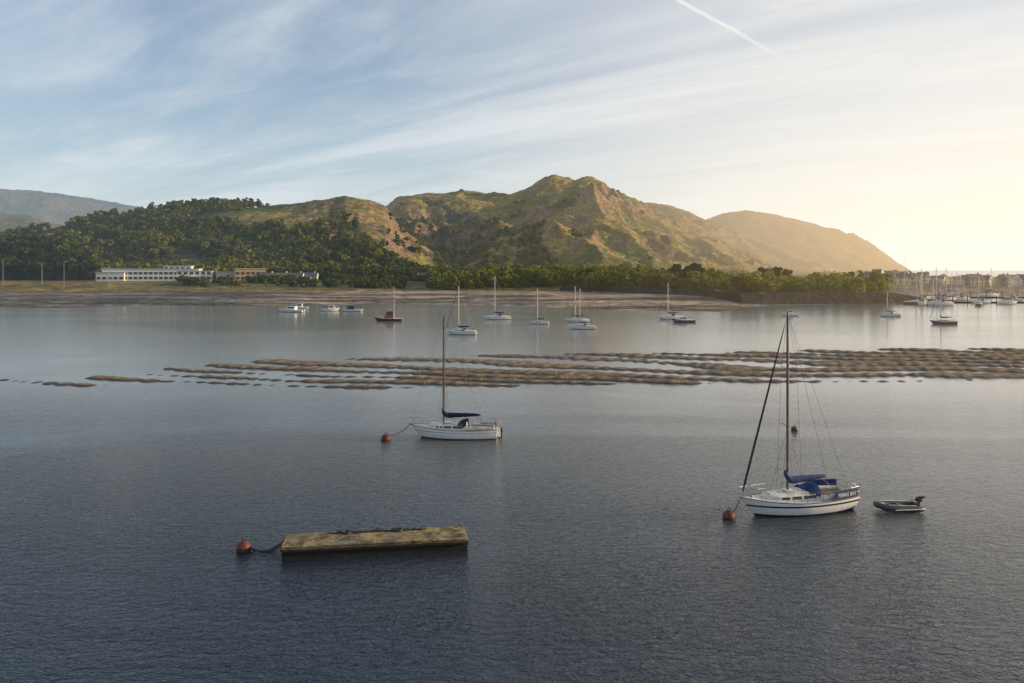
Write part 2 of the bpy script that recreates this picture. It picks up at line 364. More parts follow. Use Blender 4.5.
trees('woodland',P,rng.uniform(3.6,7.6,n),rng.uniform(6,14,n),90,(0.060,0.078,0.016),(0.20,0.185,0.036),q=0.25)
P=scatter(620,-120,98,575,690,lambda u,x,y:u<96-0.05*(y-575)); n=len(P)
trees('woodland',P,rng.uniform(4,6.5,n),rng.uniform(11,16,n),120,(0.022,0.038,0.010),(0.07,0.085,0.018),q=0.22)
P=scatter(6000,250,900,640,1700,lambda u,x,y:(fbm(x/90+3,y/140,4)+0.0>0.50+0.14*sst(900,1600,y)+0.10*sst(600,760,u))&(rng.random(len(u))<0.7)); n=len(P)
trees('hillside_scrub',P,rng.uniform(2.0,5.0,n),rng.uniform(3,8,n),40,(0.050,0.065,0.016),(0.14,0.135,0.028),q=0.33)
P=scatter(1000,265,620,560,720,lambda u,x,y:fbm(x/40,y/40,3)>0.34); n=len(P)
trees('woodland',P,rng.uniform(3.5,6,n),rng.uniform(6,11,n),120,(0.040,0.060,0.014),(0.12,0.13,0.028),q=0.21)
def belt(u,x,y):
    e=ye(u); return (y>e+16)&(y<e+110)&(fbm(x/25,y/30,3)>0.33)
P=scatter(1900,430,885,340,560,belt); n=len(P)
hh=rng.uniform(4.0,9.0,n)*(0.7+0.8*fbm(P[:,0]/14,P[:,1]/30,2))*np.where(P[:,1]<420,0.85,1.15)
trees('tree_belt',P,rng.uniform(2.6,4.8,n),hh,230,(0.085,0.115,0.024),(0.22,0.225,0.044),q=0.16,low=0.15)
P=scatter(500,180,440,480,560,lambda u,x,y:(fbm(x/20,y/20,3)>0.45)); n=len(P)
trees('hedgerow',P,rng.uniform(2,3.6,n),rng.uniform(2.5,5.5,n),150,(0.05,0.07,0.018),(0.13,0.14,0.03),q=0.18,low=0.1)
for (u,y,h,r) in [(677,455,14.5,5.2),(697,450,13.5,4.6),(687,462,11.5,4.5),(765,440,12,4.0),(775,446,12.5,4.8),(787,450,11,4),(850,420,9.5,3.5),(640,470,9.5,4),(590,480,10,4)]:
    x=(u-512)/F*y; z=terr(np.array([x]),np.array([float(y)]))[0]
    trees('pine_tree',[(x,y,z)],[r],[h],1500,(0.022,0.034,0.013),(0.035,0.05,0.017),q=0.11,low=0.35,lob=12,flat=0.65)
# ------------------------------------------------------------ materials
def hullmat(name,top,boot,stripe,hz=False,z1=0.10,s0=0.50,s1=0.57):
    m,T=newmat(name); p=T.new('ShaderNodeBsdfPrincipled'); tc=T.new('ShaderNodeTexCoord').outputs['Object']
    sx=T.new('ShaderNodeSeparateXYZ'); T.put(sx.inputs[0],tc); Z=sx.outputs[2]
    n=T.noise(T.mapping(tc,(1.5,1.5,0.25)),2.5,5,0.6); grime=T.mr(n,0.45,0.8,0,0.28)
    c=T.mix(grime,(*top,1),tuple(x*0.55 for x in top)+(1,))
    st=T.m('MULTIPLY',T.m('GREATER_THAN',Z,s0),T.m('LESS_THAN',Z,s1)); c=T.mix(st,c,(*stripe,1))
    c=T.mix(T.m('LESS_THAN',Z,z1),c,(*boot,1)); T.put(p.inputs['Base Color'],c)
    p.inputs['Roughness'].default_value=0.28; p.inputs['Coat Weight'].default_value=0.3
    finish(T,p.outputs[0],hz); return m
HW=hullmat('white_gelcoat_hull',(0.84,0.83,0.80),(0.02,0.03,0.07),(0.02,0.03,0.09),z1=0.12,s0=0.56,s1=0.67)
HW2=hullmat('white_gelcoat_hull_b',(0.84,0.82,0.78),(0.03,0.035,0.05),(0.10,0.14,0.24),z1=0.10,s0=0.60,s1=0.64)
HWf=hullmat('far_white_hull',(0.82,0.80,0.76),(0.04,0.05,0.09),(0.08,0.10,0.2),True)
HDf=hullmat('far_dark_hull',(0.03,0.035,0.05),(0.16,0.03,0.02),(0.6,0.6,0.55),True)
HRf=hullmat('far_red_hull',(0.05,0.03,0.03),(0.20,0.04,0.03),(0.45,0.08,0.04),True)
DECK=simple('deck_gelcoat',(0.66,0.64,0.58),0.55,nscale=4); DECKf=simple('far_deck',(0.72,0.69,0.64),0.6,hz=True)
GLASS=simple('tinted_glass',(0.015,0.018,0.022),0.08); ALU=simple('mast_aluminium',(0.16,0.145,0.13),0.5,0.3)
STEEL=simple('stainless_rail',(0.30,0.30,0.30),0.35,0.9); WIRE=simple('rigging_wire',(0.10,0.10,0.10),0.6,0.3)
NAVY=simple('navy_canvas',(0.012,0.02,0.055),0.85,bump=0.01); BLUE=simple('blue_canvas',(0.012,0.04,0.13),0.8,bump=0.01)
BLACK=simple('black_rubber',(0.02,0.02,0.022),0.6); GREYR=simple('grey_hypalon',(0.05,0.052,0.058),0.5)
TEAK=simple('teak',(0.16,0.09,0.045),0.6,nscale=9); WHITE=simple('white_paint',(0.78,0.77,0.74),0.4)
RED=simple('buoy_orange_red',(0.17,0.032,0.018),0.6,var=0.5,nscale=6,bump=0.01); ROPE=simple('wet_rope',(0.08,0.07,0.055),0.9); WEED=simple('weed',(0.035,0.04,0.02),0.8)
SAIL=simple('furled_sail_uv_strip',(0.02,0.022,0.03),0.8)
MASTf=simple('far_mast',(0.66,0.60,0.52),0.4,0.0,hz=True); NAVYf=simple('far_navy',(0.02,0.035,0.09),0.8,hz=True); GLf=simple('far_glass',(0.02,0.025,0.03),0.15,hz=True)
# ------------------------------------------------------------ boats
def hullfn(L,B,fs,fm,fb,draft,rake=0.9,tr=0.66,tmax=0.42,rt=0.15):
    def half(t): return B/2*((1-(1-tr)*((tmax-t)/tmax)**2) if t<tmax else max(0.0,1-((t-tmax)/(1-tmax))**2.3))
    def sheer(t): return fm+(fs-fm)*((0.4-t)/0.4)**2 if t<0.4 else fm+(fb-fm)*((t-0.4)/0.6)**2
    def keel(t): return -draft*(1-abs((t-0.42)/0.58)**2.6)*1.0 if t>0.42 else -draft*(1-0.75*((0.42-t)/0.42)**2)
    def sx_(t,fr): # fr 0 bottom..1 top
        return -L/2+L*t-(rake*(1-fr)*max(0,(t-0.55)/0.45)**2)+rt*(1-fr)*max(0,(0.15-t)/0.15)
    def mesh(n=30,ns=12):
        mb=MB(); R=[]
        for i in range(n+1):
            t=i/n; t=1-(1-t)**1.25; b=half(t);zs=sheer(t);zk=keel(t); ring=[]
            for j in range(2*ns+1):
                a=math.pi*j/(2*ns)
                q=abs(math.cos(a))**0.72*(1 if a<math.pi/2 else -1); zz=zs-(zs-zk)*abs(math.sin(a))**1.25
                fr=(zz-zk)/max(1e-6,zs-zk); fl=1.0-0.35*(1-fr)*max(0,(t-0.5)/0.5)
                ring.append((sx_(t,fr),b*q*fl+0.0,zz))
            R.append(ring)
        mb.rings(R,cap=False,closed=False)
        mb.face(tuple(range(2*ns+1))[::-1])
        return mb
    def deck(n=30,ins=0.0,dz=0.0,camber=0.06):
        mb=MB();R=[]
        for i in range(n+1):
            t=i/n;t=1-(1-t)**1.25;b=max(0.0,half(t)-ins);z=sheer(t)+dz
            R.append([(sx_(t,1),b*k,z+camber*(1-k*k)) for k in(1,0.6,0.2,-0.2,-0.6,-1)])
        mb.rings(R,cap=False,closed=False); return mb
    return half,sheer,sx_,mesh,deck
def lerpv(a,b,t): return tuple(a[i]+(b[i]-a[i])*t for i in range(3))
def yacht(name,loc,head,L=7.5,B=2.6,mast=10.5,mt=0.58,hm=None,cover=None,near=True,jib=True,hood=True,cloth=None,text=None,boom=0.40,spr=1):
    e=empty(name,loc,head); k=L/7.5
    half,sheer,sx_,mesh,deck=hullfn(L,B,0.82*k,0.78*k,1.08*k,0.42*k,rake=0.95*k)
    A,W,DK,CV,GL,WR=(ALU,STEEL,DECK,cover or NAVY,GLASS,WIRE) if near else (MASTf,MASTf,DECKf,cover or NAVYf,GLf,MASTf)
    hm=hm or HW
    n=30 if near else 14; mesh(n,12 if near else 6).obj('hull',hm,e,smooth=True); deck(n).obj('deck',DK,e,smooth=True)
    x=lambda t:-L/2+L*t
    if near:
        mb=MB()
        for sg in(1,-1): mb.path([(sx_(t,1),sg*(half(t)-0.02),sheer(t)+0.03) for t in [i/24 for i in range(25)]],0.028,6)
        mb.obj('toe_rail',TEAK,e)
    mb=MB(); R=[];t0,t1=0.36,0.80; st=12
    def cab(t): 
        w_=min(half(t)-0.32*k,0.80*k)*(1-0.25*((t-t0)/(t1-t0))**3); hgt=(0.42-0.22*((t-t0)/(t1-t0))**1.5)*k; return max(w_,0.12),hgt
    for i in range(st+1):
        t=t0+(t1-t0)*i/st; w_,h_=cab(t); z=sheer(t)+0.03
        if i==st: h_*=0.35
        R.append([(x(t),w_,z-0.05),(x(t),w_*0.93,z+h_*0.8),(x(t),w_*0.82,z+h_),(x(t),w_*0.4,z+h_*1.12),(x(t),-w_*0.4,z+h_*1.12),(x(t),-w_*0.82,z+h_),(x(t),-w_*0.93,z+h_*0.8),(x(t),-w_,z-0.05)])
    mb.rings(R); mb.obj('cabin_trunk',DK,e,smooth=True)
    mb=MB()
    for sg in(1,-1):
        for (a,b_) in ((0.39,0.50),(0.52,0.60),(0.62,0.69)):
            pts=[]
            for t,f in((a,0.25),(b_,0.25),(b_,0.72),(a,0.72)):
                w_,h_=cab(t); fr=f/0.8; y_=w_*(1-0.07*fr)+0.006; pts.append((x(t),sg*y_,sheer(t)+0.03+h_*f))
            mb.quad(*(pts if sg>0 else pts[::-1]))
    mb.obj('cabin_windows',GL,e)
    mb=MB(); zc=sheer(0.2)+0.06
    for sg in(1,-1):
        mb.path([(x(t),sg*(half(t)-0.38*k),zc+0.12*k) for t in(0.06,0.14,0.22,0.30,0.365)],[0.10*k,0.12*k,0.13*k,0.14*k,0.15*k],8,flat=1.1)
    mb.box((x(0.05),0,zc+0.08),(0.12*k,2*(half(0.05)-0.38*k),0.22*k)); mb.box((x(0.57),0,sheer(0.57)+0.50*k),(0.55*k,0.6*k,0.05)); mb.box((x(0.72),0,sheer(0.72)+0.34*k),(0.5*k,0.5*k,0.06))
    mb.obj('cockpit_coaming',DK,e,smooth=True)
    mb=MB(); mb.box((x(0.20),0,zc+0.03),(0.29*L,1.15*k,0.06)); mb.path([(x(0.03),0,zc+0.3),(x(0.10),0,zc+0.38),(x(0.2),0.15,zc+0.42)],0.03,6)
    mb.box((x(0.366),0,sheer(0.36)+0.2*k),(0.03,0.6*k,0.4*k)); mb.obj('companionway_and_tiller',TEAK if near else GL,e)
    mb=MB(); mb.box((x(0.0)-0.10,0,0.25*k),(0.22,0.06,1.2*k)); mb.obj('rudder',hm,e)
    zb=sheer(mt)+0.42*k; xm=x(mt); rm=0.062*k if near else 0.085
    mb=MB(); R=[[ (xm+1.35*r*math.cos(q),r*math.sin(q),z) for q in[2*math.pi*i/10 for i in range(10)]] for z,r in((zb-0.3,rm),(zb+(mast-zb)*0.6,rm),(mast-0.3,rm*0.8),(mast,rm*0.7))]; mb.rings(R)
    xb=xm-boom*L; bz=zb+0.55*k; mb.path([(xm-0.05,0,bz),(xb,0,bz+0.10)],0.045*k,8)
    sprz=[zb+(mast-zb)*0.52] if spr==1 else [zb+(mast-zb)*0.36,zb+(mast-zb)*0.68]
    for z in sprz:
        for sg in(1,-1): mb.path([(xm,0,z),(xm-0.08,sg*0.75*k,z+0.06)],0.022 if near else 0.03,6)
    if near:
        mb.path([(xm-0.02,0,mast),(xm-0.02,0,mast+0.45)],0.008,5); mb.path([(xm,0,mast+0.05),(xm+0.35,0,mast+0.12)],0.008,5); mb.box((xm+0.38,0,mast+0.13),(0.16,0.02,0.06)); mb.sphere((xm-0.1,0,mast+0.06),0.05,6)
    mb.obj('mast_and_boom',A,e,smooth=True)
    mb=MB();R=[];N=14
    for i in range(N+1):
        f=i/N; xx=xm+0.16-(boom*L+0.05)*f; r=(0.17*(1-f)**0.55+0.065)*k*(1+0.08*math.sin(f*31)); zc_=bz+0.10*f+0.07*k+ (0.42*k*max(0,1-f*7)**1.5)
        R.append([(xx,0.62*r*math.cos(q),zc_+r*1.05*math.sin(q)) for q in[2*math.pi*j/10 for j in range(10)]])
    mb.rings(R); mb.obj('sail_cover',CV,e,smooth=True)
    rw=0.008 if near else 0.012; mb=MB(); top=(xm,0,mast-0.1)
    bow=(sx_(1,1)-0.08,0,sheer(1)+0.05); stern=(x(0)+0.05,0,sheer(0)+0.1)
    mb.path([top,bow],rw,5); mb.path([top,stern],rw,5)
    for sg in(1,-1):
        sp=(xm-0.08,sg*0.75*k,sprz[-1]+0.06); cp=(xm-0.1,sg*(half(mt)-0.08),sheer(mt)+0.05)
        mb.path([top,sp,cp],rw,5)
        if near: mb.path([(xm,0,sprz[0]),(xm-0.45*k,sg*(half(mt)-0.1),sheer(mt)+0.05)],rw,5); mb.path([(xm,0,sprz[0]),(xm+0.4*k,sg*(half(mt)-0.1),sheer(mt)+0.05)],rw,5)
    mb.path([(xm-0.05,0,mast-0.2),(xb,0,bz+0.12)],rw,5); mb.path([(xb+0.4,0,bz+0.05),(x(0.12),0,zc+0.1)],rw*1.6,5)
    if near: mb.path([(xm+0.12,0.02,zb),(xm+0.10,0.02,mast-0.3)],0.007,4); mb.path([(xm-0.02,-0.14,zb),(xm-0.02,-0.1,mast-0.5)],0.007,4)
    mb.obj('standing_rigging',WR,e)
    if jib:
        mb=MB(); mb.path([lerpv(bow,top,f) for f in(0.03,0.08,0.3,0.6,0.85,0.93)],[0.04*k,0.07*k,0.07*k,0.055*k,0.035*k,0.015] if near else [0.03,0.05,0.05,0.04,0.03,0.02],8); mb.obj('furled_jib',SAIL if near else CV,e,smooth=True)
    if near:
        mb=MB(); rr=0.012
        def rail(pts,r=rr): mb.path(pts,r,6)
        h0=0.60*k
        pb=[(sx_(t,1),sg*(half(t)-0.06),sheer(t)+0.02) for t,sg in((0.86,1),(0.86,-1))]
        rail([(pb[0][0],pb[0][1],pb[0][2]+h0),(sx_(0.95,1),half(0.95)-0.02,sheer(0.95)+h0),(sx_(1,1)+0.08,0.10,sheer(1)+h0),(sx_(1,1)+0.08,-0.10,sheer(1)+h0),(sx_(0.95,1),-half(0.95)+0.02,sheer(0.95)+h0),(pb[1][0],pb[1][1],pb[1][2]+h0)],0.014)
        for sg in(1,-1):
            for t in(0.86,0.955): rail([(sx_(t,1),sg*(half(t)-0.05),sheer(t)),(sx_(t,1),sg*(half(t)-0.05),sheer(t)+h0)],0.013)
            for t in(0.03,0.10,0.24,0.38,0.52,0.68): rail([(x(t),sg*(half(t)-0.06),sheer(t)),(x(t),sg*(half(t)-0.06),sheer(t)+h0)])
            for hh_ in(h0,h0*0.52):
                rail([(sx_(t,1),sg*(half(t)-0.06),sheer(t)+hh_) for t in(0.03,0.10,0.24,0.38,0.52,0.68,0.86)],0.006)
        for hh_ in(h0,h0*0.5): rail([(x(0.10),half(0.10)-0.06,sheer(0.1)+hh_),(x(0.01),half(0.02)-0.1,sheer(0)+hh_),(x(0.0),0,sheer(0)+hh_),(x(0.01),-half(0.02)+0.1,sheer(0)+hh_),(x(0.10),-half(0.10)+0.06,sheer(0.1)+hh_)],0.014)
        mb.obj('guard_rails',STEEL,e)
        mb=MB()
        for sg in(1,-1): mb.sphere((x(0.30),sg*(half(0.3)-0.38*k),zc+0.30*k),0.08,8)
        mb.sphere((sx_(0.9,1),0,sheer(0.9)+0.12),0.09,8,(1.5,0.8,0.8)); mb.path([(sx_(1,1)+0.14,0,sheer(1)+0.02),(sx_(1,1)-0.5,0,sheer(1)+0.10)],0.025,6); mb.path([(sx_(1,1)+0.14,0.15,sheer(1)-0.12),(sx_(1,1)+0.15,-0.15,sheer(1)-0.12)],0.03,6)
        mb.obj('deck_fittings',STEEL,e,smooth=True)
        mb=MB(); mb.box((x(0)-0.22,-0.42*k,0.62*k),(0.26,0.22,0.36),taper=0.85); mb.box((x(0)-0.24,-0.42*k,0.25*k),(0.12,0.08,0.9)); mb.obj('outboard_motor',BLACK,e,bevel=0.03)
        mb=MB(); mb.path([(x(0.02)+0.0,0.55*k+0.22*math.cos(q),sheer(0)+0.42*k+0.26*math.sin(q)) for q in [math.pi*2*i/14 for i in range(15)]],0.05,6); mb.obj('horseshoe_buoy',RED if not cloth else WHITE,e,smooth=True)
    if hood:
        mb=MB();R=[]
        for f in(0,0.2,0.45,0.7,1.0):
            xx=x(0.345)+ (0.95*k)*f; hz_=(0.62*k)*(1-f**2.2*0.92); w_=(0.80-0.10*f)*k; zz=sheer(0.4)+0.33*k*1.0
            R.append([(xx,w_*math.cos(q),zz-0.1+hz_*math.sin(q)**0.75 if math.sin(q)>0 else zz-0.1) for q in[math.pi*j/12 for j in range(13)]])
        mb.rings(R,cap=False,closed=False); mb.obj('spray_hood',CV if not cloth else cloth,e,smooth=True)
        if near:
            mb=MB()
            for sg in(1,-1):
                mb.quad((x(0.40),sg*0.765*k,sheer(0.4)+0.36*k),(x(0.45),sg*0.735*k,sheer(0.4)+0.36*k),(x(0.445),sg*0.70*k,sheer(0.4)+0.52*k),(x(0.40),sg*0.72*k,sheer(0.4)+0.58*k))
            mb.obj('hood_windows',GLASS,e)
    if cloth:
        mb=MB()
        for sg in(1,-1):
            ts=[0.02,0.07,0.12,0.17,0.22,0.28]; 
            mb.rings([[(x(t),sg*(half(t)-0.02),sheer(t)+0.06),(x(t),sg*(half(t)-0.025),sheer(t)+0.33*k),(x(t),sg*(half(t)-0.03),sheer(t)+h0+0.01)] for t in ts],cap=False,closed=False)
        mb.obj('weather_cloths',cloth,e,smooth=True)
        if text:
            cu=bpy.data.curves.new('boat_name','FONT'); cu.body=' '.join(text); cu.size=0.30*k; cu.align_x='CENTER'; cu.extrude=0.002; cu.materials.append(WHITE)
            to=bpy.data.objects.new('boat_name',cu); sc.collection.objects.link(to); to.parent=e
            t=0.15
            dv=Vector((x(0.02)-x(0.28),(half(0.02)-half(0.28)),0)).normalized()
            zax=Vector((0,0,1)); nrm=dv.cross(zax).normalized()
            to.matrix_local=Matrix(((dv.x,zax.x,nrm.x,x(t)),(dv.y,zax.y,nrm.y,(half(t)+0.02)),(dv.z,zax.z,nrm.z,sheer(t)+0.22*k),(0,0,0,1)))
    return e,(half,sheer,sx_)
def world_pt(e,p):
    c,s=math.cos(e.rotation_euler[2]),math.sin(e.rotation_euler[2]); return (e.location[0]+p[0]*c-p[1]*s,e.location[1]+p[0]*s+p[1]*c,e.location[2]+p[2])
def buoy(loc,r,line_to=None,name='mooring_buoy',sagz=0.35):
    e=empty(name,loc); mb=MB(); mb.sphere((0,0,r*0.45),r,14,(1,1,0.92)); mb.obj('float',RED,e,smooth=True)
    mb=MB(); mb.path([(0.10*math.cos(q),0,r*1.42+0.10*math.sin(q)) for q in[2*math.pi*i/10 for i in range(11)]],0.022,6)
    mb.rings([[(rr*math.cos(2*math.pi*k/14),rr*math.sin(2*math.pi*k/14),z) for k in range(14)] for z,rr in((-0.04,r*0.93),(0.05,r*0.99),(0.12,r*1.0))],cap=False); mb.obj('ring_and_weed',WEED,e,smooth=True)
    if line_to:
        q=Vector(line_to)-Vector(loc); pts=[]
        for i in range(15):
            f=i/14; p=Vector((0,0,r*1.35))*(1-f)+q*f; p.z-=sagz*4*f*(1-f); p.z=max(p.z,0.01); pts.append(p)
        mb=MB(); mb.path(pts,0.028,6); mb.obj('mooring_line',ROPE,e)
    return e
c=S(796,511); yr,(h_,s_,x_)=yacht('sailing_yacht',c,math.radians(180+16),L=7.35,B=2.75,mast=11.6,mt=0.575,hm=HW,cover=BLUE,cloth=BLUE,text=('FERRIS','BAY'),boom=0.36,spr=2)
bl=S(729,519); buoy(bl,0.36,world_pt(yr,(x_(1,1),0,s_(1)))) 
c=S(454,437.5); yl,(h_,s_,x_)=yacht('sailing_yacht',c,math.radians(180-4),L=7.4,B=2.6,mast=10.1,mt=0.615,hm=HW2,cover=NAVY,jib=False,hood=True,boom=0.42)
buoy(S(386,441),0.42,world_pt(yl,(x_(1,1),0,s_(1))))
buoy(S(794.5,431),0.30)
def far(u,v,L,mast,head=180,hm=None,**k):
    return yacht('sailing_yacht',S(u,v),math.radians(head),L=L,B=L*0.33,mast=mast,near=False,hm=hm or HWf,**k)
far(461,334.5,6.8,10.6,172); far(497,319.5,7.6,12.3,184,jib=False); far(539,324,5.2,9.3,168,hood=False,jib=False); far(577,322,6.5,9.6,186,jib=False); far(582,329,6.4,9.6,176)
far(670,319.5,7.5,10.3,190); far(889,316.5,6.3,7.6,170); far(943,324,6.9,12.0,178,hm=HDf,hood=False)
def motorboat(u,v,L,head,hm=HWf,B=None,cab=(0.35,0.72),ch=1.1,mast=0,name='motor_boat',top=None):
    e=empty(name,S(u,v),math.radians(head)); half,sheer,sx_,mesh,deck=hullfn(L,B or L*0.36,0.7,0.72,1.15,0.35,rake=0.8,tr=0.88)
    mesh(14,6).obj('hull',hm,e,smooth=True); deck(14).obj('deck',DECKf,e)
    x=lambda t:-L/2+L*t; mb=MB();w_=half(0.5)*0.72; R=[]
    a,b=cab; z=sheer(0.5)
    for xx,hh in((x(a),ch),(x(b-0.06),ch*0.98),(x(b+0.05),0.12)): R.append([(xx,w_,z-0.05),(xx,w_*0.85,z+hh),(xx,-w_*0.85,z+hh),(xx,-w_,z-0.05)])
    mb.rings(R); mb.box((x((a+b)/2)-0.1,0,z+ch+0.04),(L*(b-a)*1.05,w_*1.85,0.07)); mb.obj('wheelhouse',top or DECKf,e,bevel=0.03)
    mb=MB()
    for sg in(1,-1): mb.quad((x(a+0.03),sg*(w_*0.93+0.02),z+ch*0.5),(x(b-0.08),sg*(w_*0.93+0.02),z+ch*0.5),(x(b-0.08),sg*(w_*0.87+0.02),z+ch*0.9),(x(a+0.03),sg*(w_*0.87+0.02),z+ch*0.9))
    mb.obj('windows',GLf,e)
    mb=MB()
    for sg in(1,-1): mb.path([(x(t),sg*(half(t)-0.08),sheer(t)+0.55) for t in(0.6,0.75,0.88,0.97)],0.03,5)
    mb.box((x(0)-0.2,0,0.6),(0.4,0.4,0.8))
    if mast: mb.path([(x(a-0.02),0,z),(x(a-0.02),0,mast)],[0.09,0.05],6); mb.path([(x(a-0.02),0,mast*0.6),(x(0.05),0,mast*0.75)],0.05,5); mb.path([(x(a),0,mast),(x(0.98),0,1.3)],0.02,4)
    mb.obj('rails_and_gear',MASTf,e); return e
motorboat(291,312,9.0,170,cab=(0.3,0.66)); motorboat(331,311,6.0,10); motorboat(352,311.5,6.8,175,top=NAVYf)
motorboat(388,321,7.6,184,hm=HRf,cab=(0.3,0.6),ch=1.9,mast=9.5,name='fishing_boat',top=simple('varnished_wheelhouse',(0.25,0.10,0.05),0.5,hz=True))
motorboat(789,316,5.2,176,cab=(0.3,0.6)); motorboat(683,322.5,6.3,182,hm=HDf,ch=0.7); motorboat(300,309,5.5,182)
# ------------------------------------------------------------ tender
e=empty('inflatable_dinghy',S(898,510.5),math.radians(180+6)); e.scale=(0.95,0.9,0.85); mb=MB()
pts=[(-1.45,0.52,0.22)]+[(-1.2+0.35*i,0.55,0.24+0.012*i) for i in range(6)]+[(1.0,0.45,0.36),(1.28,0.22,0.44),(1.36,0,0.46),(1.28,-0.22,0.44),(1.0,-0.45,0.36)]+[(0.55-0.35*i,-0.55,0.30-0.012*i) for i in range(6)]+[(-1.45,-0.52,0.22)]
mb.path(pts,[0.08]+[0.2]*(len(pts)-2)+[0.08],12); mb.obj('buoyancy_tube',GREYR,e,smooth=True)
mb=MB(); mb.box((-0.1,0,0.13),(2.3,0.8,0.06)); mb.box((-1.15,0,0.30),(0.06,0.85,0.42)); mb.box((-0.1,0,0.40),(0.25,0.95,0.05)); mb.obj('floor_seat_transom',TEAK,e,bevel=0.01)
mb=MB(); mb.box((-1.35,0,0.72),(0.34,0.24,0.30),taper=0.8); mb.box((-1.33,0,0.35),(0.14,0.10,0.6)); mb.path([(-1.2,0,0.68),(-0.75,0.1,0.78)],0.025,6); mb.box((-1.55,0,0.86),(0.3,0.2,0.12)); mb.obj('outboard_motor',BLACK,e,bevel=0.04)
mb=MB(); mb.path([(-0.9,0.56,0.46),(0.9,0.50,0.56)],0.022,6); mb.path([(-0.9,-0.56,0.46),(0.9,-0.45,0.58)],0.022,6); mb.path([(-1.3,0.75,0.24)]+[(-1.0+0.4*i,0.765,0.27) for i in range(5)],0.03,6); mb.obj('oars_and_strake',WHITE,e)
# ------------------------------------------------------------ pontoon
m,T=newmat('weathered_shaded_slab'); p=T.new('ShaderNodeBsdfPrincipled'); tc=T.new('ShaderNodeTexCoord').outputs['Object']; sx=T.new('ShaderNodeSeparateXYZ'); T.put(sx.inputs[0],tc)
n=T.noise(tc,1.5,7,0.75,0.5); n2=T.noise(T.mapping(tc,(1,5,5)),2.0,6,0.65); n4=T.noise(tc,0.6,4,0.6)
c1=T.mix(T.mr(n,0.38,0.58),(0.06,0.048,0.026,1),(0.42,0.31,0.145,1)); c1=T.mix(T.mr(n2,0.42,0.66,0,0.7),c1,(0.05,0.046,0.022,1)); c1=T.mix(T.mr(n4,0.45,0.62,0,0.5),c1,(0.12,0.11,0.085,1))
c1=T.mix(T.mr(sx.outputs[2],0.42,0.59,1,0),c1,(0.016,0.014,0.010,1)); T.put(p.inputs['Base Color'],c1); p.inputs['Roughness'].default_value=0.9  # shade painted in: sides turn near black below the top edge
T.put(p.inputs['Normal'],T.bump(T.m('ADD',n,n2),0.9,0.06)); finish(T,p.outputs[0]); PT=m
a_=S(281,560); b_=S(468,550.5); ang=math.atan2(b_[1]-a_[1],b_[0]-a_[0]); LN=math.hypot(b_[0]-a_[0],b_[1]-a_[1]); 
e=empty('mooring_pontoon',(a_[0],a_[1],0),ang); WD=2.0
mb=MB(); nb=4
for i in range(nb): 
    w0=LN/nb; mb.box((w0*(i+0.5),WD/2,0.57+random.uniform(-0.006,0.006)),(w0-0.006,WD-0.02+random.uniform(-0.03,0.03),0.08))
mb.obj('deck_slabs',PT,e,bevel=0.015)
mb=MB(); mb.box((LN/2,WD/2,0.2),(LN-0.04,WD-0.08,0.64)); mb.box((LN/2,0.0,0.43),(LN,0.10,0.16)); mb.box((LN/2,WD,0.43),(LN,0.10,0.16)); mb.box((0,WD/2,0.43),(0.10,WD-0.12,0.16)); mb.box((LN,WD/2,0.43),(0.10,WD-0.12,0.16))
mb.obj('float_body',PT,e,bevel=0.015)
mb=MB()
for xx,yy_ in((0.3,0.3),(2.6,1.75),(4.6,1.8),(5.4,1.7),(6.9,1.8),(LN-0.3,1.7),(LN-0.3,0.3)):
    mb.path([(xx-0.14,yy_,0.60),(xx-0.12,yy_,0.70),(xx,yy_,0.74),(xx+0.12,yy_,0.70),(xx+0.14,yy_,0.60)],0.025,6)
for k in range(3): 
    pts=[(2.0+4.9*(i/12)+0.15*math.sin(i*2+k),1.68+0.09*math.sin(i*1.7+k*2),0.635+0.012*k) for i in range(13)]
    mb.path(pts,0.028,6)
for cx in(3.0,5.6): mb.path([(cx+0.2*math.cos(q),1.62+0.2*math.sin(q),0.67) for q in[2*math.pi*j/14 for j in range(15)]],0.05,8)
mb.obj('mooring_cleats_and_chain',BLACK,e,smooth=True)
bz=buoy(S(243.5,551),0.36,world_pt(e,(0.1,1.0,0.5)),sagz=0.5)
mb=MB(); 
for k in range(3):
    q0=Vector(world_pt(e,(0.0,0.4+0.6*k,0.5)))-Vector(bz.location); mb.path([Vector((0.1,0,0.25))*(1-f)+q0*f-Vector((0,0,(0.9+0.4*k)*f*(1-f))) for f in[i/10 for i in range(11)]],0.03,6)
mb.obj('chain',WEED,bz)
